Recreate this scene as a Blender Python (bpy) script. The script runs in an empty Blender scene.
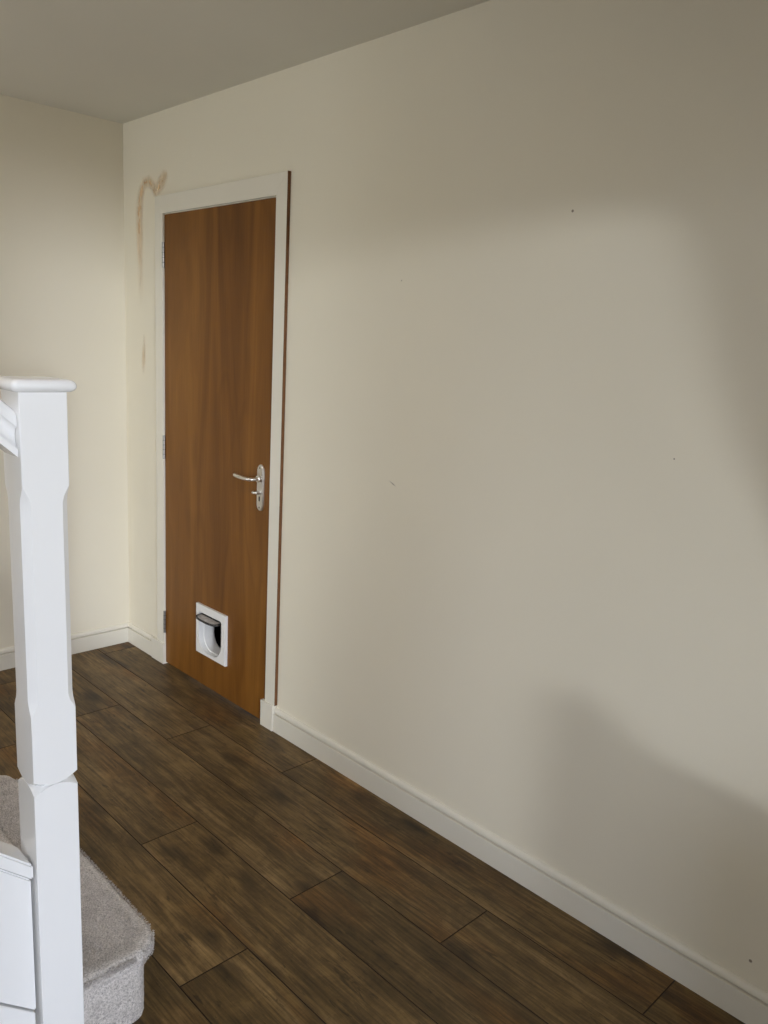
import bpy, bmesh, math, random
from mathutils import Vector, Matrix, noise

random.seed(7)
scene = bpy.context.scene
C = scene.collection

# ------------------------------------------------------------------ camera
cam_d = bpy.data.cameras.new('camera')
cam = bpy.data.objects.new('camera', cam_d); C.objects.link(cam)
CR, CU, CF = (0.719377, -0.692758, 0.050823), (0.103666, 0.17942, 0.978295), (0.686841, 0.698494, -0.200886)
m = Matrix(((CR[0], CU[0], -CF[0]), (CR[1], CU[1], -CF[1]), (CR[2], CU[2], -CF[2])))
cam.matrix_world = Matrix.Translation((-1.791417, -3.587329, 1.502542)) @ m.to_4x4()
cam_d.sensor_fit = 'VERTICAL'; cam_d.sensor_height = 36.0
cam_d.lens = 36.0 * 807.127 / 1024.0
cam_d.clip_start = 0.02; cam_d.clip_end = 200
scene.camera = cam

# ------------------------------------------------------------------ world, sun, portals, fill lamps, exposure
world = bpy.data.worlds.new('world'); scene.world = world; world.use_nodes = True
bg = world.node_tree.nodes['Background']
bg.inputs[0].default_value = (0.86, 0.96, 1.18, 1); bg.inputs[1].default_value = 3.15

sun_d = bpy.data.lights.new('hazy_sun', 'SUN'); sun = bpy.data.objects.new('hazy_sun', sun_d); C.objects.link(sun)
sun_dir = Vector((0.40, 1.0, -0.065)).normalized()
sun.rotation_euler = sun_dir.to_track_quat('-Z', 'Y').to_euler()
sun_d.energy = 1.02; sun_d.angle = math.radians(6.0); sun_d.color = (0.92, 0.98, 1.07)
sun.location = (-4, -8, 4)

def area(name, loc, direction, sx, sy, energy, color):
    d = bpy.data.lights.new(name, 'AREA'); o = bpy.data.objects.new(name, d); C.objects.link(o)
    d.shape = 'RECTANGLE'; d.size = sx; d.size_y = sy; d.energy = energy; d.color = color
    o.location = loc; o.rotation_euler = Vector(direction).to_track_quat('-Z', 'Y').to_euler()
    return o
portal = area('window_portal', (-1.50, -5.38, 1.25), (0, 1, 0), 2.80, 2.26, 1, (1, 1, 1))
portal.data.cycles.is_portal = True
portal = area('side_portal', (-4.58, -2.78, 1.30), (1, 0, 0), 0.96, 1.76, 1, (1, 1, 1))
portal.data.cycles.is_portal = True
area('hall_fill', (-4.55, -0.62, 1.05), (1, 0, 0), 0.95, 1.7, 24, (0.95, 1.0, 0.95))  # added fill lamp, standing in for daylight at the hall window
area('landing_fill', (-2.55, -2.10, 3.85), (0.45, 0.9, -0.9), 1.9, 1.5, 62, (0.95, 0.95, 1.05))  # added fill lamp with no window behind it, brightens stairs and lower walls

vs = scene.view_settings
vs.view_transform = 'Standard'; vs.look = 'None'; vs.exposure = 0.07; vs.gamma = 1.0
vs.use_curve_mapping = False

# ------------------------------------------------------------------ helpers
def tag(o, label=None, cat=None, group=None, kind=None):
    if label: o['label'] = label
    if cat: o['category'] = cat
    if group: o['group'] = group
    if kind: o['kind'] = kind
    return o

def obj(name, bm, mat, parent=None, smooth=False, angle=None):
    me = bpy.data.meshes.new(name)
    bm.normal_update(); bm.to_mesh(me); bm.free()
    for mm in (mat if isinstance(mat, (list, tuple)) else [mat]): me.materials.append(mm)
    if smooth:
        me.shade_smooth() if hasattr(me, 'shade_smooth') else None
        if angle is not None: me.set_sharp_from_angle(angle=math.radians(angle))
    o = bpy.data.objects.new(name, me); C.objects.link(o)
    if parent:
        o.parent = parent
        o.matrix_parent_inverse = Matrix.Translation(-Vector(parent.location)) if parent.type == 'EMPTY' else Matrix()
    return o

def empty(name, loc):
    o = bpy.data.objects.new(name, None); o.location = loc; o.empty_display_size = 0.1; C.objects.link(o)
    return o

def box(bm, x0, x1, y0, y1, z0, z1, mi=0):
    v = [bm.verts.new(p) for p in ((x0,y0,z0),(x1,y0,z0),(x1,y1,z0),(x0,y1,z0),(x0,y0,z1),(x1,y0,z1),(x1,y1,z1),(x0,y1,z1))]
    fs = [bm.faces.new([v[i] for i in q]) for q in ((0,3,2,1),(4,5,6,7),(0,1,5,4),(1,2,6,5),(2,3,7,6),(3,0,4,7))]
    for f in fs: f.material_index = mi
    return fs

def boxbm(*a, bevel=0.0, seg=2):
    bm = bmesh.new(); box(bm, *a)
    if bevel: bmesh.ops.bevel(bm, geom=bm.edges[:], offset=bevel, segments=seg, affect='EDGES', profile=0.5)
    return bm

def prism(pts, axis, a, b, bevel=0.0, seg=1, bm=None):
    """closed polygon pts extruded along axis from a to b. axis x: pts=(y,z); y: pts=(x,z); z: pts=(x,y)"""
    bm = bm or bmesh.new()
    def P(p, t):
        return {'x': (t, p[0], p[1]), 'y': (p[0], t, p[1]), 'z': (p[0], p[1], t)}[axis]
    A = [bm.verts.new(P(p, a)) for p in pts]; B = [bm.verts.new(P(p, b)) for p in pts]
    n = len(pts)
    bm.faces.new(A); bm.faces.new(B[::-1])
    for i in range(n): bm.faces.new((A[i], B[i], B[(i+1) % n], A[(i+1) % n]))
    bmesh.ops.recalc_face_normals(bm, faces=bm.faces[:])
    if bevel: bmesh.ops.bevel(bm, geom=bm.edges[:], offset=bevel, segments=seg, affect='EDGES', profile=0.5)
    return bm

def loft(rings, closed=True, cap=True, bm=None):
    bm = bm or bmesh.new()
    V = [[bm.verts.new(p) for p in r] for r in rings]
    n = len(rings[0])
    for a, b in zip(V, V[1:]):
        for i in range(n if closed else n-1):
            j = (i+1) % n
            bm.faces.new((a[i], a[j], b[j], b[i]))
    if cap and closed:
        bm.faces.new(V[0][::-1]); bm.faces.new(V[-1])
    bmesh.ops.recalc_face_normals(bm, faces=bm.faces[:])
    return bm

def tube(path, radii, n=12, bm=None, squash=1.0):
    rings = []
    for i, p in enumerate(path):
        p = Vector(p)
        t = (Vector(path[min(i+1, len(path)-1)]) - Vector(path[max(i-1, 0)])).normalized()
        up = Vector((0, 0, 1)) if abs(t.z) < 0.95 else Vector((1, 0, 0))
        s = t.cross(up).normalized(); u = s.cross(t)
        r = radii[i] if isinstance(radii, (list, tuple)) else radii
        rings.append([p + r*(math.cos(a)*s + squash*math.sin(a)*u) for a in [2*math.pi*k/n for k in range(n)]])
    return loft(rings, bm=bm)

# ------------------------------------------------------------------ materials
def mat(name):
    M = bpy.data.materials.new(name); M.use_nodes = True
    nt = M.node_tree; return M, nt, nt.nodes['Principled BSDF']
def N(nt, t, **kw):
    n = nt.nodes.new(t)
    for k, v in kw.items(): setattr(n, k, v)
    return n
def L(nt, a, b): nt.links.new(a, b)
def srgb(r, g, b):
    f = lambda c: ((c/255+0.055)/1.055)**2.4 if c/255 > 0.04045 else c/255/12.92
    return (f(r), f(g), f(b), 1)
def ramp(nt, stops):
    r = N(nt, 'ShaderNodeValToRGB'); e = r.color_ramp.elements
    while len(e) < len(stops): e.new(0.5)
    for el, (p, c) in zip(e, stops): el.position = p; el.color = c
    return r
def noise_tex(nt, vec, scale, detail=4, rough=0.5, dist=0.0):
    n = N(nt, 'ShaderNodeTexNoise'); n.inputs['Scale'].default_value = scale; n.inputs['Detail'].default_value = detail
    n.inputs['Roughness'].default_value = rough; n.inputs['Distortion'].default_value = dist
    if vec is not None: L(nt, vec, n.inputs['Vector'])
    return n
def bump(nt, bs, h, strength, dist=0.002):
    b = N(nt, 'ShaderNodeBump'); b.inputs['Strength'].default_value = strength; b.inputs['Distance'].default_value = dist
    L(nt, h, b.inputs['Height']); L(nt, b.outputs['Normal'], bs.inputs['Normal']); return b

def paint(name, col, rough, var=0.03, bscale=350, bstr=0.08, spec=0.5, coat=0.0):
    M, nt, bs = mat(name)
    tc = N(nt, 'ShaderNodeTexCoord')
    n1 = noise_tex(nt, tc.outputs['Object'], 1.7, 3)
    c2 = tuple(c*(1-var*2) for c in col[:3]) + (1,)
    r = ramp(nt, [(0.3, c2), (0.7, col)])
    L(nt, n1.outputs['Fac'], r.inputs['Fac']); L(nt, r.outputs['Color'], bs.inputs['Base Color'])
    bs.inputs['Roughness'].default_value = rough; bs.inputs['Specular IOR Level'].default_value = spec
    bs.inputs['Coat Weight'].default_value = coat
    n2 = noise_tex(nt, tc.outputs['Object'], bscale, 2)
    bump(nt, bs, n2.outputs['Fac'], bstr, 0.001)
    return M

M_wall = paint('wall_emulsion', srgb(232, 224, 204), 0.85, 0.015, 260, 0.12, 0.3)
M_ceiling = paint('ceiling_emulsion', srgb(222, 218, 206), 0.9, 0.02, 200, 0.15, 0.2)
M_trim = paint('trim_satin_paint', srgb(231, 225, 210), 0.25, 0.02, 90, 0.06)
M_gloss = paint('newel_gloss_paint', srgb(243, 242, 240), 0.22, 0.01, 70, 0.05, 0.5, 0.2)
M_plastic = paint('white_plastic', srgb(236, 234, 230), 0.3, 0.005, 50, 0.0)

def veneer():
    M, nt, bs = mat('door_veneer')
    tc = N(nt, 'ShaderNodeTexCoord')
    mp = N(nt, 'ShaderNodeMapping'); mp.inputs['Scale'].default_value = (1, 5.5, 0.6); L(nt, tc.outputs['Object'], mp.inputs['Vector'])
    big = noise_tex(nt, mp.outputs['Vector'], 1.15, 4, 0.55, 1.0)
    mp2 = N(nt, 'ShaderNodeMapping'); mp2.inputs['Scale'].default_value = (1, 95, 2.2); L(nt, tc.outputs['Object'], mp2.inputs['Vector'])
    fine = noise_tex(nt, mp2.outputs['Vector'], 1.6, 5, 0.6, 0.2)
    # cathedral figure
    mp3 = N(nt, 'ShaderNodeMapping'); mp3.inputs['Scale'].default_value = (1, 3.2, 0.8); L(nt, tc.outputs['Object'], mp3.inputs['Vector'])
    fig = noise_tex(nt, mp3.outputs['Vector'], 1.6, 2, 0.5, 0.3)
    mul = N(nt, 'ShaderNodeMath', operation='MULTIPLY'); mul.inputs[1].default_value = 26; L(nt, fig.outputs['Fac'], mul.inputs[0])
    sn = N(nt, 'ShaderNodeMath', operation='SINE'); L(nt, mul.outputs[0], sn.inputs[0])
    r1 = ramp(nt, [(0.28, DOOR_D), (0.5, DOOR_M), (0.72, DOOR_L)]); L(nt, big.outputs['Fac'], r1.inputs['Fac'])
    r2 = ramp(nt, [(0.35, (0.72, 0.70, 0.66, 1)), (0.6, (1, 1, 1, 1))]); L(nt, fine.outputs['Fac'], r2.inputs['Fac'])
    mx = N(nt, 'ShaderNodeMix', data_type='RGBA', blend_type='MULTIPLY'); mx.inputs['Factor'].default_value = 0.45
    L(nt, r1.outputs['Color'], mx.inputs['A']); L(nt, r2.outputs['Color'], mx.inputs['B'])
    r3 = ramp(nt, [(0.0, (0.80, 0.77, 0.72, 1)), (0.35, (1, 1, 1, 1))])
    mr = N(nt, 'ShaderNodeMapRange'); mr.inputs[1].default_value = -1; mr.inputs[2].default_value = 1; L(nt, sn.outputs[0], mr.inputs[0])
    L(nt, mr.outputs[0], r3.inputs['Fac'])
    mx2 = N(nt, 'ShaderNodeMix', data_type='RGBA', blend_type='MULTIPLY'); mx2.inputs['Factor'].default_value = 0.5
    L(nt, mx.outputs['Result'], mx2.inputs['A']); L(nt, r3.outputs['Color'], mx2.inputs['B'])
    L(nt, mx2.outputs['Result'], bs.inputs['Base Color'])
    bs.inputs['Roughness'].default_value = 0.45; bs.inputs['Specular IOR Level'].default_value = 0.3
    bump(nt, bs, fine.outputs['Fac'], 0.05, 0.001)
    return M
DOOR_D, DOOR_M, DOOR_L = srgb(100, 60, 17), srgb(124, 79, 27), srgb(140, 93, 36)
M_door = veneer()

def laminate():
    M, nt, bs = mat('oak_laminate')
    tc = N(nt, 'ShaderNodeTexCoord'); oi = N(nt, 'ShaderNodeObjectInfo')
    sc = N(nt, 'ShaderNodeVectorMath', operation='SCALE'); 
    cmb = N(nt, 'ShaderNodeCombineXYZ')
    for k, f in enumerate((37.0, 61.0, 17.0)):
        mm = N(nt, 'ShaderNodeMath', operation='MULTIPLY'); mm.inputs[1].default_value = f; L(nt, oi.outputs['Random'], mm.inputs[0]); L(nt, mm.outputs[0], cmb.inputs[k])
    add = N(nt, 'ShaderNodeVectorMath', operation='ADD'); L(nt, tc.outputs['Object'], add.inputs[0]); L(nt, cmb.outputs[0], add.inputs[1])
    def mapped(s):
        mp = N(nt, 'ShaderNodeMapping'); mp.inputs['Scale'].default_value = s; L(nt, add.outputs[0], mp.inputs['Vector']); return mp.outputs['Vector']
    big = noise_tex(nt, mapped((9, 1.6, 1)), 1.0, 4, 0.6, 0.8)
    fine = noise_tex(nt, mapped((130, 5.5, 1)), 1.0, 5, 0.65, 0.3)
    saw = noise_tex(nt, mapped((24, 150, 1)), 1.0, 3, 0.7, 1.5)
    blot = noise_tex(nt, mapped((16, 9, 1)), 1.0, 5, 0.68, 0.9)
    fig = noise_tex(nt, mapped((6, 1.0, 1)), 1.3, 2, 0.5, 0.5)
    r1 = ramp(nt, [(0.30, FL_D), (0.52, FL_M), (0.74, FL_L)]); L(nt, big.outputs['Fac'], r1.inputs['Fac'])
    def mul(prev, src, lo, hi, p0, p1, f):
        r = ramp(nt, [(p0, (lo, lo*0.97, lo*0.92, 1)), (p1, (hi, hi, hi, 1))]); L(nt, src, r.inputs['Fac'])
        mx = N(nt, 'ShaderNodeMix', data_type='RGBA', blend_type='MULTIPLY'); mx.inputs['Factor'].default_value = f
        L(nt, prev, mx.inputs['A']); L(nt, r.outputs['Color'], mx.inputs['B']); return mx.outputs['Result']
    c = mul(r1.outputs['Color'], fine.outputs['Fac'], 0.5, 1.3, 0.36, 0.64, 0.9)
    c = mul(c, saw.outputs['Fac'], 0.80, 1.10, 0.36, 0.62, 0.35)
    c = mul(c, blot.outputs['Fac'], 0.60, 1.18, 0.34, 0.60, 0.75)
    m1 = N(nt, 'ShaderNodeMath', operation='MULTIPLY'); m1.inputs[1].default_value = 34; L(nt, fig.outputs['Fac'], m1.inputs[0])
    s1 = N(nt, 'ShaderNodeMath', operation='SINE'); L(nt, m1.outputs[0], s1.inputs[0])
    a1 = N(nt, 'ShaderNodeMath', operation='MULTIPLY_ADD'); a1.inputs[1].default_value = 0.5; a1.inputs[2].default_value = 0.5; L(nt, s1.outputs[0], a1.inputs[0])
    c = mul(c, a1.outputs[0], 0.72, 1.05, 0.02, 0.35, 0.55)
    # knots and cracks
    vo = N(nt, 'ShaderNodeTexVoronoi'); vo.voronoi_dimensions = '2D'; vo.inputs['Scale'].default_value = 1.0; vo.inputs['Randomness'].default_value = 1.0
    dv = N(nt, 'ShaderNodeVectorMath', operation='ADD'); wob = noise_tex(nt, mapped((14, 8, 1)), 1.0, 2)
    wsc = N(nt, 'ShaderNodeVectorMath', operation='SCALE'); wsc.inputs['Scale'].default_value = 0.16; L(nt, wob.outputs['Color'], wsc.inputs[0])
    L(nt, mapped((4.6, 1.9, 0)), dv.inputs[0]); L(nt, wsc.outputs[0], dv.inputs[1]); L(nt, dv.outputs[0], vo.inputs['Vector'])
    c = mul(c, vo.outputs['Distance'], 0.34, 1.0, 0.05, 0.16, 0.85)
    crk = noise_tex(nt, mapped((42, 7, 1)), 1.0, 4, 0.7, 1.6)
    c = mul(c, crk.outputs['Fac'], 0.38, 1.0, 0.33, 0.40, 0.85)
    # warm brown patches
    wr = ramp(nt, [(0.52, (0, 0, 0, 1)), (0.68, (1, 1, 1, 1))])
    wn = noise_tex(nt, mapped((5, 2.2, 1)), 1.0, 2, 0.5, 0.2); L(nt, wn.outputs['Fac'], wr.inputs['Fac'])
    mw = N(nt, 'ShaderNodeMix', data_type='RGBA', blend_type='MULTIPLY'); L(nt, wr.outputs['Color'], mw.inputs['Factor'])
    mw.inputs['B'].default_value = (1.0, 0.80, 0.56, 1); L(nt, c, mw.inputs['A'])
    # tone of each board
    hv = N(nt, 'ShaderNodeHueSaturation'); mr = N(nt, 'ShaderNodeMapRange'); mr.inputs[3].default_value = 0.86; mr.inputs[4].default_value = 1.14
    L(nt, oi.outputs['Random'], mr.inputs[0]); L(nt, mr.outputs[0], hv.inputs['Value']); L(nt, mw.outputs['Result'], hv.inputs['Color'])
    L(nt, hv.outputs['Color'], bs.inputs['Base Color'])
    bs.inputs['Roughness'].default_value = 0.5; bs.inputs['Specular IOR Level'].default_value = 0.35
    bump(nt, bs, fine.outputs['Fac'], 0.12, 0.0008)
    return M
FL_D, FL_M, FL_L = srgb(80, 62, 33), srgb(108, 86, 51), srgb(140, 115, 76)
M_floor = laminate()

def simple(name, col, rough=0.5, metal=0.0, spec=0.5, nscale=40, var=0.1):
    M, nt, bs = mat(name)
    tc = N(nt, 'ShaderNodeTexCoord'); n = noise_tex(nt, tc.outputs['Object'], nscale, 3)
    r = ramp(nt, [(0.3, tuple(c*(1-var) for c in col[:3])+(1,)), (0.7, col)]); L(nt, n.outputs['Fac'], r.inputs['Fac'])
    L(nt, r.outputs['Color'], bs.inputs['Base Color'])
    bs.inputs['Roughness'].default_value = rough; bs.inputs['Metallic'].default_value = metal; bs.inputs['Specular IOR Level'].default_value = spec
    return M
M_sub = simple('underlay_dark', srgb(28, 22, 15), 0.9)
M_chrome = simple('satin_nickel', (0.90, 0.89, 0.86, 1), 0.28, 1.0)
M_steel = simple('hinge_steel', (0.36, 0.35, 0.33, 1), 0.35, 1.0)
M_black = simple('black_rubber', srgb(22, 21, 22), 0.4)
M_rawwood = simple('raw_board_edge', srgb(118, 78, 42), 0.8, var=0.25)
M_ground = simple('outdoor_paving', srgb(196, 186, 166), 0.9)
M_grout = simple('board_bevel_brown', srgb(52, 38, 22), 0.8)

def smoky():
    M, nt, bs = mat('smoky_clear_plastic')
    tc = N(nt, 'ShaderNodeTexCoord'); n = noise_tex(nt, tc.outputs['Object'], 60, 2)
    r = ramp(nt, [(0.3, srgb(178, 170, 162)), (0.7, srgb(205, 197, 190))]); L(nt, n.outputs['Fac'], r.inputs['Fac'])
    L(nt, r.outputs['Color'], bs.inputs['Base Color']); bs.inputs['Roughness'].default_value = 0.25; bs.inputs['Alpha'].default_value = 0.8
    return M
M_smoky = smoky()

def carpet():
    M, nt, bs = mat('twist_pile_carpet')
    tc = N(nt, 'ShaderNodeTexCoord')
    n1 = noise_tex(nt, tc.outputs['Object'], 270, 3, 0.75); n2 = noise_tex(nt, tc.outputs['Object'], 45, 3, 0.6)
    r = ramp(nt, [(0.30, CARP_D), (0.52, CARP_M), (0.72, CARP_L)]); L(nt, n1.outputs['Fac'], r.inputs['Fac'])
    r2 = ramp(nt, [(0.3, (0.84, 0.83, 0.82, 1)), (0.65, (1.05, 1.05, 1.05, 1))]); L(nt, n2.outputs['Fac'], r2.inputs['Fac'])
    mx = N(nt, 'ShaderNodeMix', data_type='RGBA', blend_type='MULTIPLY'); mx.inputs['Factor'].default_value = 0.8
    L(nt, r.outputs['Color'], mx.inputs['A']); L(nt, r2.outputs['Color'], mx.inputs['B'])
    L(nt, mx.outputs['Result'], bs.inputs['Base Color'])
    bs.inputs['Roughness'].default_value = 0.95; bs.inputs['Specular IOR Level'].default_value = 0.1
    bs.inputs['Sheen Weight'].default_value = 0.25
    bump(nt, bs, n1.outputs['Fac'], 0.8, 0.005)
    return M
CARP_D, CARP_M, CARP_L = srgb(142, 135, 128), srgb(218, 210, 203), srgb(250, 244, 239)
M_carpet = carpet()

def stain_mat():
    M, nt, bs = mat('old_varnish_stain')
    at = N(nt, 'ShaderNodeAttribute', attribute_name='fade')
    tc = N(nt, 'ShaderNodeTexCoord')
    mp = N(nt, 'ShaderNodeMapping'); mp.inputs['Scale'].default_value = (1, 40, 10); L(nt, tc.outputs['Object'], mp.inputs['Vector'])
    n = noise_tex(nt, mp.outputs['Vector'], 1.2, 4, 0.6, 0.3)
    mr = N(nt, 'ShaderNodeMapRange'); mr.inputs[1].default_value = 0.15; mr.inputs[2].default_value = 0.75; mr.inputs[4].default_value = 0.85; L(nt, n.outputs['Fac'], mr.inputs[0])
    mu = N(nt, 'ShaderNodeMath', operation='MULTIPLY'); L(nt, mr.outputs[0], mu.inputs[0]); L(nt, at.outputs['Fac'], mu.inputs[1])
    L(nt, mu.outputs[0], bs.inputs['Alpha'])
    bs.inputs['Base Color'].default_value = srgb(232, 190, 138); bs.inputs['Roughness'].default_value = 0.8
    return M
M_stain = stain_mat()

# ------------------------------------------------------------------ the setting
H = 2.403
XL, YF = -4.6, -5.4          # far left wall, front wall with the window
tag(obj('ground', boxbm(-40, 40, -60, YF-0.26, -0.4, -0.2), M_ground), kind='structure')
# right wall with the door opening (opening y -1.155..-0.360, z 0..2.0)
DY0, DY1, DZ1 = -0.366, -1.166, 1.999
bm = bmesh.new()
box(bm, 0, 0.12, YF, DY1, 0, H); box(bm, 0, 0.12, DY1, DY0, DZ1, H); box(bm, 0, 0.12, DY0, 0.12, 0, H)
bmesh.ops.remove_doubles(bm, verts=bm.verts[:], dist=1e-5)
wall_right = tag(obj('wall_right', bm, M_wall), 'long cream painted wall with the wooden door in it', kind='structure')
wall_back = tag(obj('wall_back', boxbm(XL, 0, 0, 0.12, 0, H), M_wall), 'cream painted end wall left of the door corner', kind='structure')
bm = bmesh.new()
box(bm, XL-0.12, XL, YF, -3.26, 0, H); box(bm, XL-0.12, XL, -2.30, -1.12, 0, H); box(bm, XL-0.12, XL, -3.26, -2.30, 0, 0.42); box(bm, XL-0.12, XL, -3.26, -2.30, 2.18, H); box(bm, XL-0.12, XL, -0.12, 0.12, 0, H); box(bm, XL-0.12, XL, -1.12, -0.12, 0, 0.18); box(bm, XL-0.12, XL, -1.12, -0.12, 1.92, H)
wall_left = tag(obj('wall_left', bm, M_wall), kind='structure')
bm = bmesh.new()
for y in (-1.12, -0.65, -0.17): box(bm, XL-0.09, XL-0.04, y, y+0.05, 0.18, 1.92)
for z in (0.18, 1.87): box(bm, XL-0.09, XL-0.04, -1.12, -0.12, z, z+0.05)
tag(obj('window_2', bm, M_trim), kind='structure')
bm = bmesh.new()  # unseen side window, added to lift the shadows on the right wall
for y in (-3.26, -2.80, -2.35): box(bm, XL-0.09, XL-0.04, y, y+0.05, 0.42, 2.18)
for z in (0.42, 2.13): box(bm, XL-0.09, XL-0.04, -3.26, -2.30, z, z+0.05)
tag(obj('window_added', bm, M_trim), kind='structure')
# front wall (behind the photographer) with a wide window
bm = bmesh.new()
WX0, WX1, WZ0, WZ1 = -2.90, -0.10, 0.12, 2.38
box(bm, XL, WX0, YF-0.25, YF, 0, H); box(bm, WX1, 0.12, YF-0.25, YF, 0, H)
box(bm, WX0, WX1, YF-0.25, YF, 0, WZ0); box(bm, WX0, WX1, YF-0.25, YF, WZ1, H)
wall_front = tag(obj('wall_front', bm, M_wall), kind='structure')
bm = bmesh.new()
for x in (WX0, WX0+1.37, WX1-0.06): box(bm, x, x+0.06, YF-0.16, YF-0.10, WZ0, WZ1)
box(bm, WX0, WX1, YF-0.16, YF-0.10, WZ0, WZ0+0.06); box(bm, WX0, WX1, YF-0.16, YF-0.10, WZ1-0.06, WZ1)
tag(obj('window_1', bm, M_trim), kind='structure')
# ceiling with the stairwell opening
SX0, SX1, SY0, SY1 = -3.95, -1.30, -2.20, -0.95
bm = bmesh.new()
box(bm, XL, SX0, YF, 0.12, H, H+0.25); box(bm, SX1, 0.12, YF, 0.12, H, H+0.25)
box(bm, SX0, SX1, YF, SY0, H, H+0.25); box(bm, SX0, SX1, SY1, 0.12, H, H+0.25)
bmesh.ops.remove_doubles(bm, verts=bm.verts[:], dist=1e-5)
ceiling = tag(obj('ceiling', bm, M_ceiling), 'plain matt ceiling above the hall', kind='structure')
bm = bmesh.new()
zt = 4.95
box(bm, SX0-0.1, SX0, SY0-0.1, SY1+0.1, H+0.25, zt); box(bm, SX1, SX1+0.1, SY0-0.1, SY1+0.1, H+0.25, zt)
box(bm, SX0, SX1, SY0-0.1, SY0, H+0.25, zt); box(bm, SX0, SX1, SY1, SY1+0.1, H+0.25, zt); box(bm, SX0-0.1, SX1+0.1, SY0-0.1, SY1+0.1, zt, zt+0.1)
tag(obj('wall_stairwell', bm, M_wall), kind='structure')
# unseen partition with low wall, added and shaped to shade the right wall
PY0, PY1 = -3.42, -3.30
pts = [(0, 0), (-0.350, 0), (-0.350, 0.64), (-0.342, 0.68), (-0.322, 0.67), (-0.280, 0.60), (-0.22, 0.575), (-0.10, 0.55), (-0.10, 1.00), (-0.14, 1.20), (-0.18, 1.355), (-0.21, 1.535), (-0.238, 1.755),
       (-0.265, 1.86), (-0.31, 1.90), (-0.38, 1.91), (-1.05, 1.91), (-1.18, 1.97), (-1.32, 2.20), (-1.50, 2.33), (-1.75, 2.37), (-2.8, 2.37), (-3.05, 2.26), (-3.1, 2.05), (-3.1, 0), (XL, 0), (XL, H), (0, H)]
tag(obj('wall_shadow_caster', prism(pts, 'y', PY0, PY1), M_wall), kind='structure')

# floor: sub-floor and single boards
floor = tag(obj('floor', boxbm(XL, 0.12, YF, 0.12, -0.06, -0.012), M_sub), 'dark brown oak laminate floor laid in long boards', kind='structure')
PW, PL, G = 0.1925, 1.401, 0.0005
col_edges = [0.015]
xe = -0.1775
while xe > XL:
    col_edges.append(xe); xe -= PW
col_edges.append(XL)
joint0 = [-1.496, -1.030, -2.047, -1.567, -0.724, -1.25, -0.35, -0.95, -0.15, -1.12, -0.55]
plank_cache = {}
def plank_mesh(w, l):
    key = (round(w, 4), round(l, 4))
    if key in plank_cache: return plank_cache[key]
    bm = bmesh.new(); c = 0.0013
    o = [(-w/2+G, -l/2+G), (w/2-G, -l/2+G), (w/2-G, l/2-G), (-w/2+G, l/2-G)]
    i_ = [(-w/2+G+c, -l/2+G+c), (w/2-G-c, -l/2+G+c), (w/2-G-c, l/2-G-c), (-w/2+G+c, l/2-G-c)]
    b = [bm.verts.new((x, y, -0.012)) for x, y in o]; e = [bm.verts.new((x, y, -0.0014)) for x, y in o]; t = [bm.verts.new((x, y, 0)) for x, y in i_]
    bm.faces.new(t)
    for k in range(4):
        j = (k+1) % 4
        f = bm.faces.new((e[k], e[j], t[j], t[k])); f.material_index = 1
        bm.faces.new((b[k], b[j], e[j], e[k])).material_index = 1
    bm.normal_update()
    me = bpy.data.meshes.new('plank'); bm.to_mesh(me); bm.free(); me.materials.append(M_floor); me.materials.append(M_grout)
    plank_cache[key] = me; return me
for ci in range(len(col_edges)-1):
    xa, xb = col_edges[ci+1], col_edges[ci]
    if xb - xa < 0.02: continue
    j = joint0[ci % len(joint0)] + (0 if ci < len(joint0) else 0.31)
    while j < 0: j += PL
    ys = [0.0]
    y = j - PL
    while y > 0: y -= PL
    while y > YF: 
        if ys[-1]-y > 0.03: ys.append(y)
        y -= PL
    ys.append(YF)
    for a, b in zip(ys, ys[1:]):
        o = bpy.data.objects.new('plank', plank_mesh(xb-xa, a-b)); C.objects.link(o)
        o.location = ((xa+xb)/2, (a+b)/2, 0); o.parent = floor

# skirting
SK = [(0, 0.096), (0.005, 0.0955), (0.009, 0.093), (0.0115, 0.089), (0.0125, 0.084), (0.0122, 0.0775), (0.0110, 0.0760), (0.0050, 0.0755), (0.0050, 0.0725), (0.0155, 0.0720), (0.0162, 0.0712), (0.0160, 0.0), (0, 0)]
def skirt_right(name, ya, yb):
    bm = bmesh.new()
    A = [bm.verts.new((-d, ya, z)) for d, z in SK]; B = [bm.verts.new((-d, yb, z)) for d, z in SK]
    n = len(SK); bm.faces.new(A); bm.faces.new(B[::-1])
    for i in range(n): bm.faces.new((A[i], B[i], B[(i+1) % n], A[(i+1) % n]))
    bmesh.ops.recalc_face_normals(bm, faces=bm.faces[:]); return obj(name, bm, M_trim, smooth=True, angle=35)
o = tag(skirt_right('baseboard_right', -1.222, PY1), 'white moulded skirting along the long wall right of the door', kind='structure')
o = tag(skirt_right('baseboard_corner', 0.0, -0.262), 'short white skirting between the corner and the door', kind='structure')
bm = bmesh.new()
A = [bm.verts.new((0.0, -d, z)) for d, z in SK]; B = [bm.verts.new((XL, -d, z)) for d, z in SK]
n = len(SK); bm.faces.new(A); bm.faces.new(B[::-1])
for i in range(n): bm.faces.new((A[i], B[i], B[(i+1) % n], A[(i+1) % n]))
bmesh.ops.recalc_face_normals(bm, faces=bm.faces[:])
tag(obj('baseboard_back', bm, M_trim, smooth=True, angle=35), 'white skirting along the end wall', kind='structure')

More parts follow.
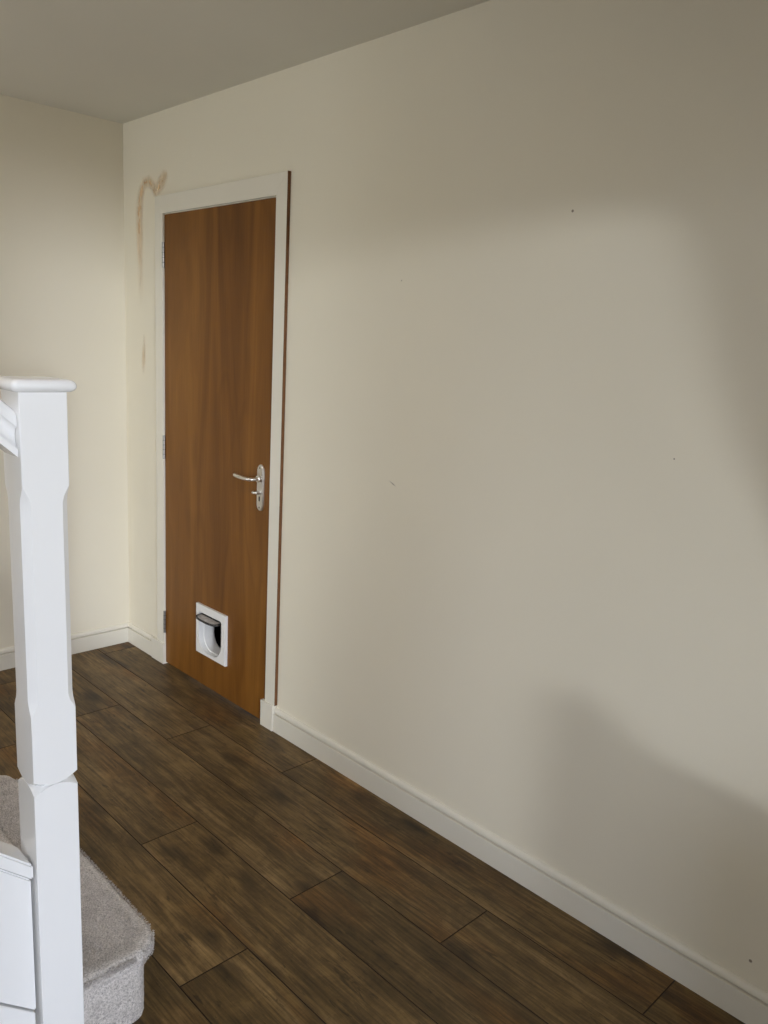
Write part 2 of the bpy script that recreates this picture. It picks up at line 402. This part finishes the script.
# ------------------------------------------------------------------ door lining and architrave (setting)
trim = tag(empty('trim_1', (0, -0.76, 0)), 'white painted architrave around the wooden door with a bare brown outer edge', kind='structure')
XA = -0.014                                    # architrave face
LI, LO = -0.369, -0.305                        # left leg inner / outer
RI, RO = -1.163, -1.226                        # right leg inner / outer
TI, TO = 1.999, 2.070                          # head inner / outer
def poly_x(name, pts, x0, x1, mats, bevel=0.0008):
    bm = prism(pts, 'x', x0, x1)
    return bm
bm = prism([(LI, 0.100), (LO, 0.100), (LO, TO), (LI, TI)], 'x', XA, 0.0); bmesh.ops.bevel(bm, geom=bm.edges[:], offset=0.0009, segments=1, affect='EDGES')
obj('architrave_leg', bm, M_trim, trim)
bm = prism([(RI, 0.106), (RO, 0.106), (RO, TO+0.003), (RI, TI)], 'x', XA, 0.0)
for f in bm.faces:
    f.normal_update()
    if f.normal.y < -0.9: f.material_index = 1
obj('architrave_leg', bm, [M_trim, M_rawwood], trim)
bm = prism([(LI+0.0005, TI), (LO, TO), (RO, TO+0.003), (RI, TI)], 'x', XA-0.0006, 0.0)
bmesh.ops.bevel(bm, geom=bm.edges[:], offset=0.0012, segments=1, affect='EDGES')
obj('architrave_head', bm, M_trim, trim)
# flush filler strip left of the architrave
bm = prism([(LO, 0.097), (-0.185, 0.097), (-0.180, 1.0), (-0.178, 2.02), (-0.192, 2.095), (-0.225, 2.118), (-0.270, 2.108), (LO, 2.072)], 'x', -0.0035, 0.0)
bmesh.ops.bevel(bm, geom=[e for e in bm.edges if abs(e.verts[0].co.x+0.0035) < 1e-6 and abs(e.verts[1].co.x+0.0035) < 1e-6], offset=0.003, segments=2, affect='EDGES')
obj('plaster_filler', bm, M_wall, trim)
# lining inside the opening (thin edges seen round the leaf) and the dark stop behind it
bm = bmesh.new()
box(bm, -0.001, 0.12, LI-0.002, LI+0.0035, 0, TI); box(bm, -0.001, 0.12, RI-0.0035, RI+0.002, 0, TI); box(bm, -0.001, 0.12, RI, LI, TI-0.003, TI+0.0)
obj('door_lining', bm, M_trim, trim)
# plinth blocks
bm = boxbm(-0.021, 0, -0.372, -0.262, 0, 0.100, bevel=0.0012); obj('plinth_block', bm, M_trim, trim)
bm = boxbm(-0.021, 0, -1.222, -1.143, 0, 0.106, bevel=0.0012); obj('plinth_block', bm, M_trim, trim)

# stains of old varnish round the patched plaster
def stain(path, widths, alphas, x=-0.0042):
    bm = bmesh.new(); lay = bm.verts.layers.float.new('fade')
    rows = []
    for i, (p, w) in enumerate(zip(path, widths)):
        p = Vector((0, p[0], p[1])); a = Vector((0,)+tuple(path[max(i-1, 0)])); b = Vector((0,)+tuple(path[min(i+1, len(path)-1)]))
        t = (b-a).normalized(); s = Vector((0, -t.z, t.y))
        row = []
        for k in (-1, -0.5, 0, 0.5, 1):
            v = bm.verts.new(p + s*k*w/2 + Vector((x, 0, 0))); v[lay] = (1-abs(k))**0.8*alphas[i]; row.append(v)
        rows.append(row)
    for r0, r1 in zip(rows, rows[1:]):
        for k in range(4): bm.faces.new((r0[k], r0[k+1], r1[k+1], r1[k]))
    bmesh.ops.recalc_face_normals(bm, faces=bm.faces[:])
    return obj('varnish_stain', bm, M_stain, wall_right)
# measured on the wall plane, shifted for the parallax of the patch
stain([(-0.160, 1.62), (-0.155, 1.75), (-0.152, 1.90), (-0.150, 2.02), (-0.165, 2.10), (-0.195, 2.135), (-0.235, 2.14), (-0.268, 2.12), (-0.285, 2.095), (-0.292, 2.075)],
      [0.040, 0.06, 0.075, 0.08, 0.075, 0.065, 0.06, 0.05, 0.04, 0.03], [0, 0.35, 0.7, 0.9, 0.95, 0.9, 0.8, 0.7, 0.6, 0.3])
stain([(-0.285, 2.095), (-0.315, 2.105), (-0.345, 2.125), (-0.375, 2.150), (-0.395, 2.165)], [0.06, 0.07, 0.075, 0.07, 0.04], [0.6, 0.9, 0.9, 0.7, 0])
stain([(-0.184, 1.50), (-0.182, 1.44), (-0.178, 1.38), (-0.176, 1.32)], [0.02, 0.034, 0.04, 0.03], [0.2, 0.9, 0.8, 0])
# tiny marks on the wall
M_mark = simple('wall_scuff', srgb(150, 138, 120), 0.9)
for (y, z, r) in ((-2.378, 1.855, 0.0035), (-3.055, 0.150, 0.004), (-1.79, 1.70, 0.002), (-2.72, 1.28, 0.002)):
    bm = bmesh.new(); bmesh.ops.create_circle(bm, cap_ends=True, segments=10, radius=r, matrix=Matrix.Translation((-0.0008, y, z)) @ Matrix.Rotation(math.pi/2, 4, 'Y'))
    obj('wall_mark', bm, M_mark, wall_right)
bm = prism([(-1.783, 1.083), (-1.800, 1.074), (-1.812, 1.070), (-1.800, 1.077)], 'x', -0.0008, 0.0); obj('wall_mark', bm, M_mark, wall_right)

# ------------------------------------------------------------------ the door
door = tag(empty('door_1', (0, -0.76, 0)), 'brown wood veneer door with lever handle and white cat flap', kind='structure')
FX = -0.006
FLy, FLz, FLw, FLh = -0.7660, 0.257, 0.172, 0.174       # flap hole centre and size
def d_outline(cy, cz, w, h, n=9):
    """straight top with small corners, big rounded bottom; points (y,z) counter-clockwise"""
    p = []
    r = 0.012
    hw, hh = w/2, h/2
    rb = hw*0.78
    for k in range(n): a = math.pi/2*k/(n-1); p.append((cy+hw-r+r*math.cos(a), cz+hh-r+r*math.sin(a)))
    for k in range(n): a = math.pi/2+math.pi/2*k/(n-1); p.append((cy-hw+r+r*math.cos(a), cz+hh-r+r*math.sin(a)))
    for k in range(n): a = math.pi+math.pi/2*k/(n-1); p.append((cy-hw+rb+rb*math.cos(a), cz-hh+rb+rb*math.sin(a)))
    for k in range(n): a = 1.5*math.pi+math.pi/2*k/(n-1); p.append((cy+hw-rb+rb*math.cos(a), cz-hh+rb+rb*math.sin(a)))
    return p
def plate_with_hole(outer, inner, x0, x1):
    """plate between x0 (front) and x1 with a hole; outer is a rectangle y0,y1,z0,z1"""
    y0, y1, z0, z1 = outer
    cy = sum(p[0] for p in inner)/len(inner); cz = sum(p[1] for p in inner)/len(inner)
    out = []
    for (y, z) in inner:
        dy, dz = y-cy, z-cz
        ty = ((y1-cy)/dy if dy > 0 else (y0-cy)/dy) if abs(dy) > 1e-9 else 1e9
        tz = ((z1-cz)/dz if dz > 0 else (z0-cz)/dz) if abs(dz) > 1e-9 else 1e9
        t = min(ty, tz); out.append((cy+dy*t, cz+dz*t, 0 if ty < tz else 1))
    bm = bmesh.new(); n = len(inner)
    oi = [bm.verts.new((x0, *p)) for p in inner]; oo = [bm.verts.new((x0, p[0], p[1])) for p in out]
    bi = [bm.verts.new((x1, *p)) for p in inner]; bo = [bm.verts.new((x1, p[0], p[1])) for p in out]
    for i in range(n):
        j = (i+1) % n
        bm.faces.new((oi[j], oi[i], bi[i], bi[j]))
        if out[i][2] == out[j][2]:
            bm.faces.new((oi[i], oi[j], oo[j], oo[i])); bm.faces.new((bi[i], bo[i], bo[j], bi[j])); bm.faces.new((oo[i], oo[j], bo[j], bo[i]))
        else:
            c = (out[i][0], out[j][1]) if out[i][2] == 0 else (out[j][0], out[i][1])
            a = bm.verts.new((x0, *c)); b = bm.verts.new((x1, *c))
            bm.faces.new((oi[i], oi[j], oo[j], a, oo[i])); bm.faces.new((bi[i], bo[i], b, bo[j], bi[j]))
            bm.faces.new((oo[i], a, b, bo[i])); bm.faces.new((a, oo[j], bo[j], b))
    bmesh.ops.recalc_face_normals(bm, faces=bm.faces[:])
    return bm
hole = d_outline(FLy, FLz, FLw+0.006, FLh+0.006)
bm = plate_with_hole((-1.1600, -0.3725, 0.009, 0.62), hole, FX, 0.036)
box(bm, FX, 0.036, -1.1600, -0.3725, 0.62, 1.9935)
obj('leaf', bm, M_door, door)
# hinges
for z in (1.832, 1.017, 0.206):
    h = obj('hinge', tube([(-0.0105, -0.3705, z-0.052), (-0.0105, -0.3705, z+0.052)], 0.0062, 12), M_steel, door, smooth=True, angle=40)
    obj('hinge_leaf', boxbm(-0.0155, -0.004, -0.3705, -0.3675, z-0.052, z+0.052), M_steel, h)
    for dz in (-0.031, -0.0105, 0.0105, 0.031):
        obj('knuckle_ring', tube([(-0.0105, -0.3705, z+dz-0.0006), (-0.0105, -0.3705, z+dz+0.0006)], 0.0066, 12), M_black, h)
# handle
hy = -1.0985
n = 10
pl = []
pw, zb, ztp = 0.0205, 0.862, 1.041
for k in range(n+1): a = math.pi*k/n; pl.append((hy+pw*math.cos(a), ztp-0.026+0.026*math.sin(a)))
for k in range(n+1): a = math.pi+math.pi*k/n; pl.append((hy+pw*math.cos(a), zb+0.026+0.026*math.sin(a)))
bm = prism(pl, 'x', FX-0.008, FX)
bmesh.ops.bevel(bm, geom=[e for e in bm.edges if all(abs(v.co.x-(FX-0.008)) < 1e-6 for v in e.verts)], offset=0.0035, segments=3, affect='EDGES')
plate = obj('backplate', bm, M_chrome, door, smooth=True, angle=30)
for z in (ztp-0.013, zb+0.013):
    obj('screw', tube([(FX-0.007, hy, z), (FX-0.0092, hy, z)], [0.0042, 0.0036], 10), M_steel, plate)
obj('keyhole', prism([(hy-0.003, 0.900), (hy+0.003, 0.900), (hy+0.0035, 0.918), (hy-0.0035, 0.918)], 'x', FX-0.0088, FX-0.006), M_black, plate)
zl = 0.986
lev = obj('lever', tube([(FX-0.006, hy, zl), (FX-0.030, hy, zl), (FX-0.042, hy, zl), (FX-0.051, hy+0.006, zl+0.0005), (FX-0.055, hy+0.018, zl+0.001), (FX-0.056, hy+0.040, zl+0.0015), (FX-0.056, hy+0.070, zl+0.003), (FX-0.055, hy+0.096, zl+0.005), (FX-0.054, hy+0.104, zl+0.006)],
          [0.0095, 0.0085, 0.0085, 0.0085, 0.0080, 0.0085, 0.0092, 0.0085, 0.0045], 14, squash=0.85), M_chrome, door, smooth=True, angle=60)
obj('rose', tube([(FX-0.008, hy, zl), (FX-0.018, hy, zl), (FX-0.020, hy, zl)], [0.0150, 0.0135, 0.010], 18), M_chrome, lev, smooth=True, angle=40)
zk = 0.934
tt = obj('thumb_turn', tube([(FX-0.008, hy, zk), (FX-0.018, hy, zk), (FX-0.026, hy, zk), (FX-0.028, hy, zk)], [0.0085, 0.0065, 0.0060, 0.0055], 12), M_chrome, door, smooth=True, angle=50)
obj('turn_wing', tube([(FX-0.026, hy-0.006, zk), (FX-0.030, hy+0.002, zk), (FX-0.031, hy+0.008, zk), (FX-0.031, hy+0.013, zk)], [0.004, 0.0048, 0.0060, 0.0045], 10), M_chrome, tt, smooth=True, angle=60)

# ------------------------------------------------------------------ cat flap
cf = tag(empty('cat_flap', (FX, -0.7645, 0.15)), 'white plastic cat flap low in the wooden door with its smoky flap propped open', 'cat flap')
inner = d_outline(FLy, FLz, FLw, FLh)
XF = FX-0.013
bm = plate_with_hole((-0.8830, -0.6550, 0.1560, 0.3765), inner, XF, FX+0.0005)
bmesh.ops.bevel(bm, geom=[e for e in bm.edges if all(abs(v.co.x-XF) < 1e-6 for v in e.verts) and len(e.link_faces) == 2 and abs(e.link_faces[0].normal.dot(e.link_faces[1].normal)) < 0.3], offset=0.002, segments=2, affect='EDGES')
obj('frame', bm, M_plastic, cf)
big = [(FLy+(y-FLy)*1.02, FLz+(z-FLz)*1.02) for y, z in inner]
rings = [[(x, FLy+(y-FLy)*k, FLz+(z-FLz)*k) for y, z in inner] for x, k in ((XF+0.001, 1.0), (FX+0.010, 0.985), (FX+0.012, 0.955), (FX+0.060, 0.94))]
bm = loft(rings, cap=False)
obj('tunnel', bm, M_plastic, cf, smooth=True, angle=40)
bm = bmesh.new(); f = bm.faces.new([bm.verts.new((FX+0.060, FLy+(y-FLy)*0.96, FLz+(z-FLz)*0.96)) for y, z in inner]); 
bmesh.ops.solidify(bm, geom=bm.faces[:], thickness=0.002); obj('tunnel_cover', bm, M_plastic, cf)
# flap: same outline, hinged at the top, swung out towards the room
zh = FLz+FLh/2-0.012
TH = math.radians(84)
def swing(p, off=0.0):
    y, z = p; d = zh - z           # distance below hinge
    return (FX-0.002 - d*math.sin(TH) + off*math.cos(TH), y, zh - d*math.cos(TH) + off*math.sin(TH))
fo = [(FLy+(y-FLy)*0.94, zh+(z-zh)*0.27 if z < zh else zh) for y, z in d_outline(FLy, FLz, FLw, FLh)]
bm = loft([[swing(p, -0.0012) for p in fo], [swing(p, 0.0012) for p in fo]])
flap = obj('flap', bm, M_smoky, cf)
fi = [(FLy+(y-FLy)*0.90, zh-0.004+(z-zh+0.004)*0.95) for y, z in fo]
bm = loft([[swing(p, -0.004) for p in fi], [swing(p, -0.004) for p in fo], [swing(p, 0.004) for p in fo], [swing(p, 0.004) for p in fi]], cap=False)
obj('flap_seal', bm, M_black, flap)
obj('flap_hinge', tube([(FX-0.002, FLy-0.080, zh), (FX-0.002, FLy+0.080, zh)], 0.004, 10), M_black, cf)
# catch on the right of the tunnel
ry = FLy-FLw/2
obj('catch', prism([(0.0, 0.0), (0.012, 0.0), (0.018, -0.070), (0.012, -0.088), (0.002, -0.080)], 'y', 0, 0.006), M_black, cf).matrix_basis = Matrix.Translation((FX, ry+0.008, zh-0.002)) @ Matrix()
cat = [c for c in cf.children if c.name.startswith('catch')][0]
cat.matrix_parent_inverse = Matrix.Translation(-Vector(cf.location))
o = obj('catch_arm', tube([(FX+0.004, ry+0.030, zh-0.004), (FX+0.014, ry+0.024, zh-0.04), (FX+0.018, ry+0.012, zh-0.075)], [0.0045, 0.004, 0.005], 8), M_black, cf)

# ------------------------------------------------------------------ newel post
NX0, NX1, NY0, NY1 = -1.2872, -1.2052, -2.195, -2.113
ncx, ncy, hw = (NX0+NX1)/2, (NY0+NY1)/2, 0.041
newel = tag(empty('newel_post', (ncx, ncy, 0)), 'white gloss painted square newel post with chamfered shaft at the foot of the stairs', 'newel post')
def sq_ring(s, z, c, per=8):
    """square ring with chamfer c, per points a side, corners kept"""
    pts = []
    cor = [(-s+c, -s), (s-c, -s), (s, -s+c), (s, s-c), (s-c, s), (-s+c, s), (-s, s-c), (-s, -s+c)]
    for k in range(8):
        a, b = cor[k], cor[(k+1) % 8]
        n = per if k % 2 == 0 else 2
        for i in range(n): pts.append((ncx+a[0]+(b[0]-a[0])*i/n, ncy+a[1]+(b[1]-a[1])*i/n, z))
    return pts
def shoulder(ring, z0, sign, k=0.86):
    out = []
    for x, y, z in ring:
        r = math.hypot(x-ncx, y-ncy); out.append((x, y, z0 + sign*k*(r-hw)))
    return out
EC = 0.0014
zmid = 0.6685
# base block: up to the turned shoulder
rings = [sq_ring(hw, 0.0, EC, 12), sq_ring(hw, 0.3, EC, 12), shoulder(sq_ring(hw, 0, EC, 12), zmid, -1)]
for s in (0.8, 0.6, 0.3): rings.append([(x, y, zmid+0.001+ (0.001 if s < 0.7 else 0)) if math.hypot(x-ncx, y-ncy) < hw else (x, y, zmid-0.86*(math.hypot(x-ncx, y-ncy)-hw)) for x, y, z in sq_ring(hw*s, 0, EC*s, 12)])
base = obj('base_block', loft(rings), M_gloss, newel, smooth=True, angle=25)
# upper shaft with stopped chamfers
rings = []
zs = zmid+0.0005
for s in (0.3, 0.6, 0.8): rings.append([(x, y, zs-0.0005) if math.hypot(x-ncx, y-ncy) < hw else (x, y, zs+0.86*(math.hypot(x-ncx, y-ncy)-hw)) for x, y, z in sq_ring(hw*s, 0, EC*s, 12)])
rings.append(shoulder(sq_ring(hw, 0, EC, 12), zs, 1))
CH = 0.0135
zA, zB = 0.812, 1.234
prof = [(0.75, EC), (zA, EC), (zA+0.008, 0.005), (zA+0.018, 0.0105), (zA+0.030, CH), (zA+0.05, CH), (1.0, CH), (zB-0.05, CH), (zB-0.030, CH), (zB-0.018, 0.0105), (zB-0.008, 0.005), (zB, EC), (1.399, EC)]
for z, c in prof: rings.append(sq_ring(hw, z, c, 12))
obj('shaft', loft(rings), M_gloss, newel, smooth=True, angle=20)
# cap: slab with half-round edges
def cap_ring(s, z): 
    pts = []; r = 0.010
    for q in range(4):
        cx_, cy_ = [(1, 1), (-1, 1), (-1, -1), (1, -1)][q]
        for k in range(5):
            a = math.pi/2*q + math.pi/2*k/4
            pts.append((ncx+cx_*(s-r)+r*math.cos(a), ncy+cy_*(s-r)+r*math.sin(a), z))
    return pts
S = 0.0555
rings = [cap_ring(S-0.014, 1.3968)]
for k in range(9):
    a = -math.pi/2+math.pi*k/8; rings.append(cap_ring(S-0.0115+0.0115*math.cos(a), 1.4078+0.0108*math.sin(a)))
rings += [cap_ring(S-0.025, 1.4190), cap_ring(S-0.045, 1.4194)]
obj('cap', loft(rings), M_gloss, newel, smooth=True, angle=50)

# ------------------------------------------------------------------ staircase
stair = tag(empty('staircase', (-1.6, -1.7, 0)), 'carpeted staircase with white closed string rising to the left behind the newel', 'staircase')
RISE, GO = 0.19, 0.215
XN = -1.008
YS0, YS1 = -2.1120, -1.235       # inner face of near string / far side
slope = RISE/GO
def carpet_step(x_front, x_back, y0, y1, z0, z1, corner, res=0.006, riser_in=0.022, seed=0):
    """rounded, carpet-wrapped step: nosing profile swept round the plan outline"""
    # plan outline (from back near to front to back far), rounded front corners
    r = corner
    plan = []
    nb = max(2, int((x_front-r-x_back)/res))
    for i in range(nb): plan.append((x_back+(x_front-r-x_back)*i/nb, y0, 0, -1))
    for k in range(9): a = -math.pi/2+math.pi/2*k/8; plan.append((x_front-r+r*math.cos(a), y0+r+r*math.sin(a), math.cos(a), math.sin(a)))
    ny = max(2, int((y1-y0-2*r)/res))
    for i in range(1, ny): plan.append((x_front, y0+r+(y1-y0-2*r)*i/ny, 1, 0))
    for k in range(9): a = math.pi/2*k/8; plan.append((x_front-r+r*math.cos(a), y1-r+r*math.sin(a), math.cos(a), math.sin(a)))
    for i in range(1, nb+1): plan.append((x_front-r+(x_back-x_front+r)*i/nb, y1, 0, 1))
    # profile: (inset from nosing, z)
    prof = []
    nz = max(2, int((z1-0.058-z0)/res))
    for i in range(nz): prof.append((riser_in, z0+(z1-0.058-z0)*i/nz))
    prof += [(riser_in+0.001, z1-0.058), (riser_in+0.002, z1-0.050), (riser_in-0.004, z1-0.044)]
    for k in range(9): a = -math.pi/2+math.pi*k/8; prof.append((0.018-0.018*math.cos(a), z1-0.021+0.020*math.sin(a)))
    d = 0.024
    while d < 0.052: prof.append((d, z1-0.0008)); d += res
    bm = bmesh.new(); V = []
    for ins, z in prof:
        row = []
        for (x, y, nx, ny_) in plan:
            q = Vector((x-nx*ins, y-ny_*ins, z))
            nn = noise.noise(q*260+Vector((seed, 0, 0)))*0.0022 + noise.noise(q*60+Vector((seed, 3, 0)))*0.0022
            row.append(bm.verts.new((q.x+nx*nn, q.y+ny_*nn, z+nn*0.6 if z > z0+0.001 else z)))
        V.append(row)
    for a, b in zip(V, V[1:]):
        for i in range(len(plan)-1): bm.faces.new((a[i], a[i+1], b[i+1], b[i]))
    # top grid
    ix0, ix1, iy0, iy1 = x_back, x_front-0.045, y0+0.045, y1-0.045
    nx_, ny2 = max(2, int((ix1-ix0)/res)), max(2, int((iy1-iy0)/res))
    T = [[None]*(ny2+1) for _ in range(nx_+1)]
    for i in range(nx_+1):
        for j in range(ny2+1):
            q = Vector((ix0+(ix1-ix0)*i/nx_, iy0+(iy1-iy0)*j/ny2, z1-0.0008))
            nn = noise.noise(q*260+Vector((seed, 0, 0)))*0.0022 + noise.noise(q*60+Vector((seed, 3, 0)))*0.0022
            q.z += nn*0.7; T[i][j] = bm.verts.new(q)
    for i in range(nx_):
        for j in range(ny2): bm.faces.new((T[i][j], T[i+1][j], T[i+1][j+1], T[i][j+1]))
    bmesh.ops.recalc_face_normals(bm, faces=bm.faces[:])
    return bm
def pile(name, x0, x1, y0, y1, z, n, seed, edge, parent, round_c=0):
    """short twisted fibres standing off the carpet"""
    rnd = random.Random(seed); verts = []; faces = []
    def tuft(p, nrm):
        ln = rnd.uniform(0.003, 0.0065); w = 0.0009
        a = Vector((rnd.uniform(-1, 1), rnd.uniform(-1, 1), rnd.uniform(-1, 1)))
        s = nrm.cross(a).normalized()*w; d = (nrm + a*0.7).normalized()*ln
        i = len(verts); verts.extend([p-s, p+s, p+d]); faces.append((i, i+1, i+2))
    for _ in range(n):
        tx, ty = rnd.uniform(x0, x1), rnd.uniform(y0, y1)
        if round_c and math.hypot(max(0, tx-(x1-round_c)), max(0, y0+round_c-ty, ty-(y1-round_c))) > round_c: continue
        tuft(Vector((tx, ty, z)), Vector((0, 0, 1)))
    for (ax, ay, bx, by, nx, ny, zl, zh_, cnt) in edge:
        for _ in range(cnt):
            t = rnd.random(); tuft(Vector((ax+(bx-ax)*t, ay+(by-ay)*t, rnd.uniform(zl, zh_))), Vector((nx, ny, 0.5)).normalized())
    me = bpy.data.meshes.new(name); me.from_pydata([tuple(v) for v in verts], [], faces); me.materials.append(M_carpet)
    o = bpy.data.objects.new(name, me); C.objects.link(o); o.parent = parent; o['kind'] = 'stuff'
    return o
# bottom step stands out past the newel on both sides
Y1N, Y1F = -2.172, -1.215
s1 = obj('step', carpet_step(XN, NX1+0.001, Y1N, Y1F, 0.0, RISE, 0.075, seed=1), M_carpet, stair, smooth=True)
XB = XN-GO-0.02
s1b = obj('step_back', boxbm(XB-0.05, NX1+0.002, NY1+0.001, Y1F-0.0, 0, RISE-0.001), M_carpet, s1)
pile('carpet_pile', NX1+0.002, XN-0.02, Y1N+0.02, Y1F-0.02, RISE-0.001, 14000, 3,
     [(XN-0.001, Y1N+0.07, XN-0.001, Y1F-0.07, 1, 0, RISE-0.035, RISE-0.006, 5000), (NX1, Y1N+0.001, XN-0.07, Y1N+0.001, 0, -1, RISE-0.020, RISE-0.006, 900),
      (XN-0.022, Y1N+0.11, XN-0.022, Y1F-0.11, 1, 0, 0.0, RISE-0.06, 5000), (XN-0.055, Y1N+0.003, XN-0.022, Y1N+0.022, 0.5, -0.85, RISE-0.036, RISE-0.006, 300), (XN-0.022, Y1N+0.022, XN-0.003, Y1N+0.055, 0.85, -0.5, RISE-0.036, RISE-0.006, 300)], s1, 0.058)
s2 = obj('step', carpet_step(XN-GO, XN-2*GO-0.03, YS0+0.0, YS1, RISE-0.002, 2*RISE, 0.004, seed=2), M_carpet, stair, smooth=True)
pile('carpet_pile', XN-2*GO, XN-GO-0.02, YS0+0.03, YS1-0.1, 2*RISE-0.001, 12000, 5,
     [(XN-GO-0.001, YS0+0.03, XN-GO-0.001, YS1-0.05, 1, 0, 2*RISE-0.035, 2*RISE-0.006, 3000)], s2)
# remaining steps share one coarser mesh
gen = obj('step', carpet_step(XN-2*GO, XN-3*GO-0.03, YS0, YS1, 2*RISE-0.002, 3*RISE, 0.004, res=0.02, seed=4), M_carpet, stair, smooth=True)
for i in range(3, 13):
    o = gen.copy(); C.objects.link(o); o.location = (-(i-2)*GO, 0, (i-2)*RISE)
# near string, capping and the panel below it
def inclined(name, x0, x1, zt0, zb0, ya, yb, m, parent, bevel=0.002, clipz=None):
    p = [(x0, zb0), (x0, zt0), (x1, zt0+(x0-x1)*slope), (x1, zb0+(x0-x1)*slope)]
    bm = prism(p, 'y', ya, yb); 
    if bevel: bmesh.ops.bevel(bm, geom=bm.edges[:], offset=bevel, segments=2, affect='EDGES')
    return obj(name, bm, m, parent)
xs = NX0-0.006
ys = -2.178
strg = inclined('string', xs, -3.5, 0.4765, 0.186, ys, -2.1135, M_gloss, stair, 0.003)
inclined('string_capping', NX0-0.004, -3.5, 0.512, 0.480, ys-0.010, -2.1135, M_gloss, strg, 0.004)
x_end = -1.30-0.17/slope
bm = prism([(xs-0.003, 0.0), (xs-0.003, 0.184), (-3.4, 0.184+(xs-0.003+3.4)*slope), (-3.4, 0.0)], 'y', ys-0.003, -2.150, bevel=0.002, seg=1)
obj('spandrel_panel', bm, M_gloss, stair)
# far string (hidden side)
inclined('string', -1.30, -3.5, 0.485, 0.05, YS1, YS1+0.035, M_gloss, stair, 0.002)

# ------------------------------------------------------------------ handrail and spindles
rail = tag(empty('handrail', (NX0, ncy, 1.33)), 'white moulded handrail meeting the left side of the newel', 'handrail')
RP = [(-0.016, -0.032), (-0.030, -0.032), (-0.0315, -0.024), (-0.0300, -0.0215), (-0.0235, -0.0185), (-0.0190, -0.010), (-0.0185, -0.003), (-0.0215, 0.0035), (-0.0290, 0.0065), (-0.0310, 0.012), (-0.0285, 0.020), (-0.021, 0.0255), (-0.010, 0.0285), (0, 0.0290)]
RP = RP + [(-x, y) for x, y in RP[-2::-1]]
ang = math.atan(slope); zc0 = 1.329
rings = []
for x in (NX0-0.0005, -1.5, -2.0, -2.5):
    zc = zc0+(NX0-x)*slope
    rings.append([(x, ncy+p, zc+q/math.cos(ang)) for p, q in RP])
obj('rail', loft(rings), M_gloss, rail, smooth=True, angle=45)
for i in range(6):
    x = -1.405-0.112*i
    if x < -2.3: break
    zb_ = 0.512+(NX0-0.004-x)*slope+0.0; zt_ = zc0-0.033/math.cos(ang)+(NX0-x)*slope
    bm = bmesh.new(); h_ = 0.016
    sp = [[(x+dx, ncy+dy, (zb_ if e == 0 else zt_)-dx*slope) for dx, dy in ((-h_, -h_), (h_, -h_), (h_, h_), (-h_, h_))] for e in (0, 1)]
    obj('spindle', loft(sp), M_gloss, rail)
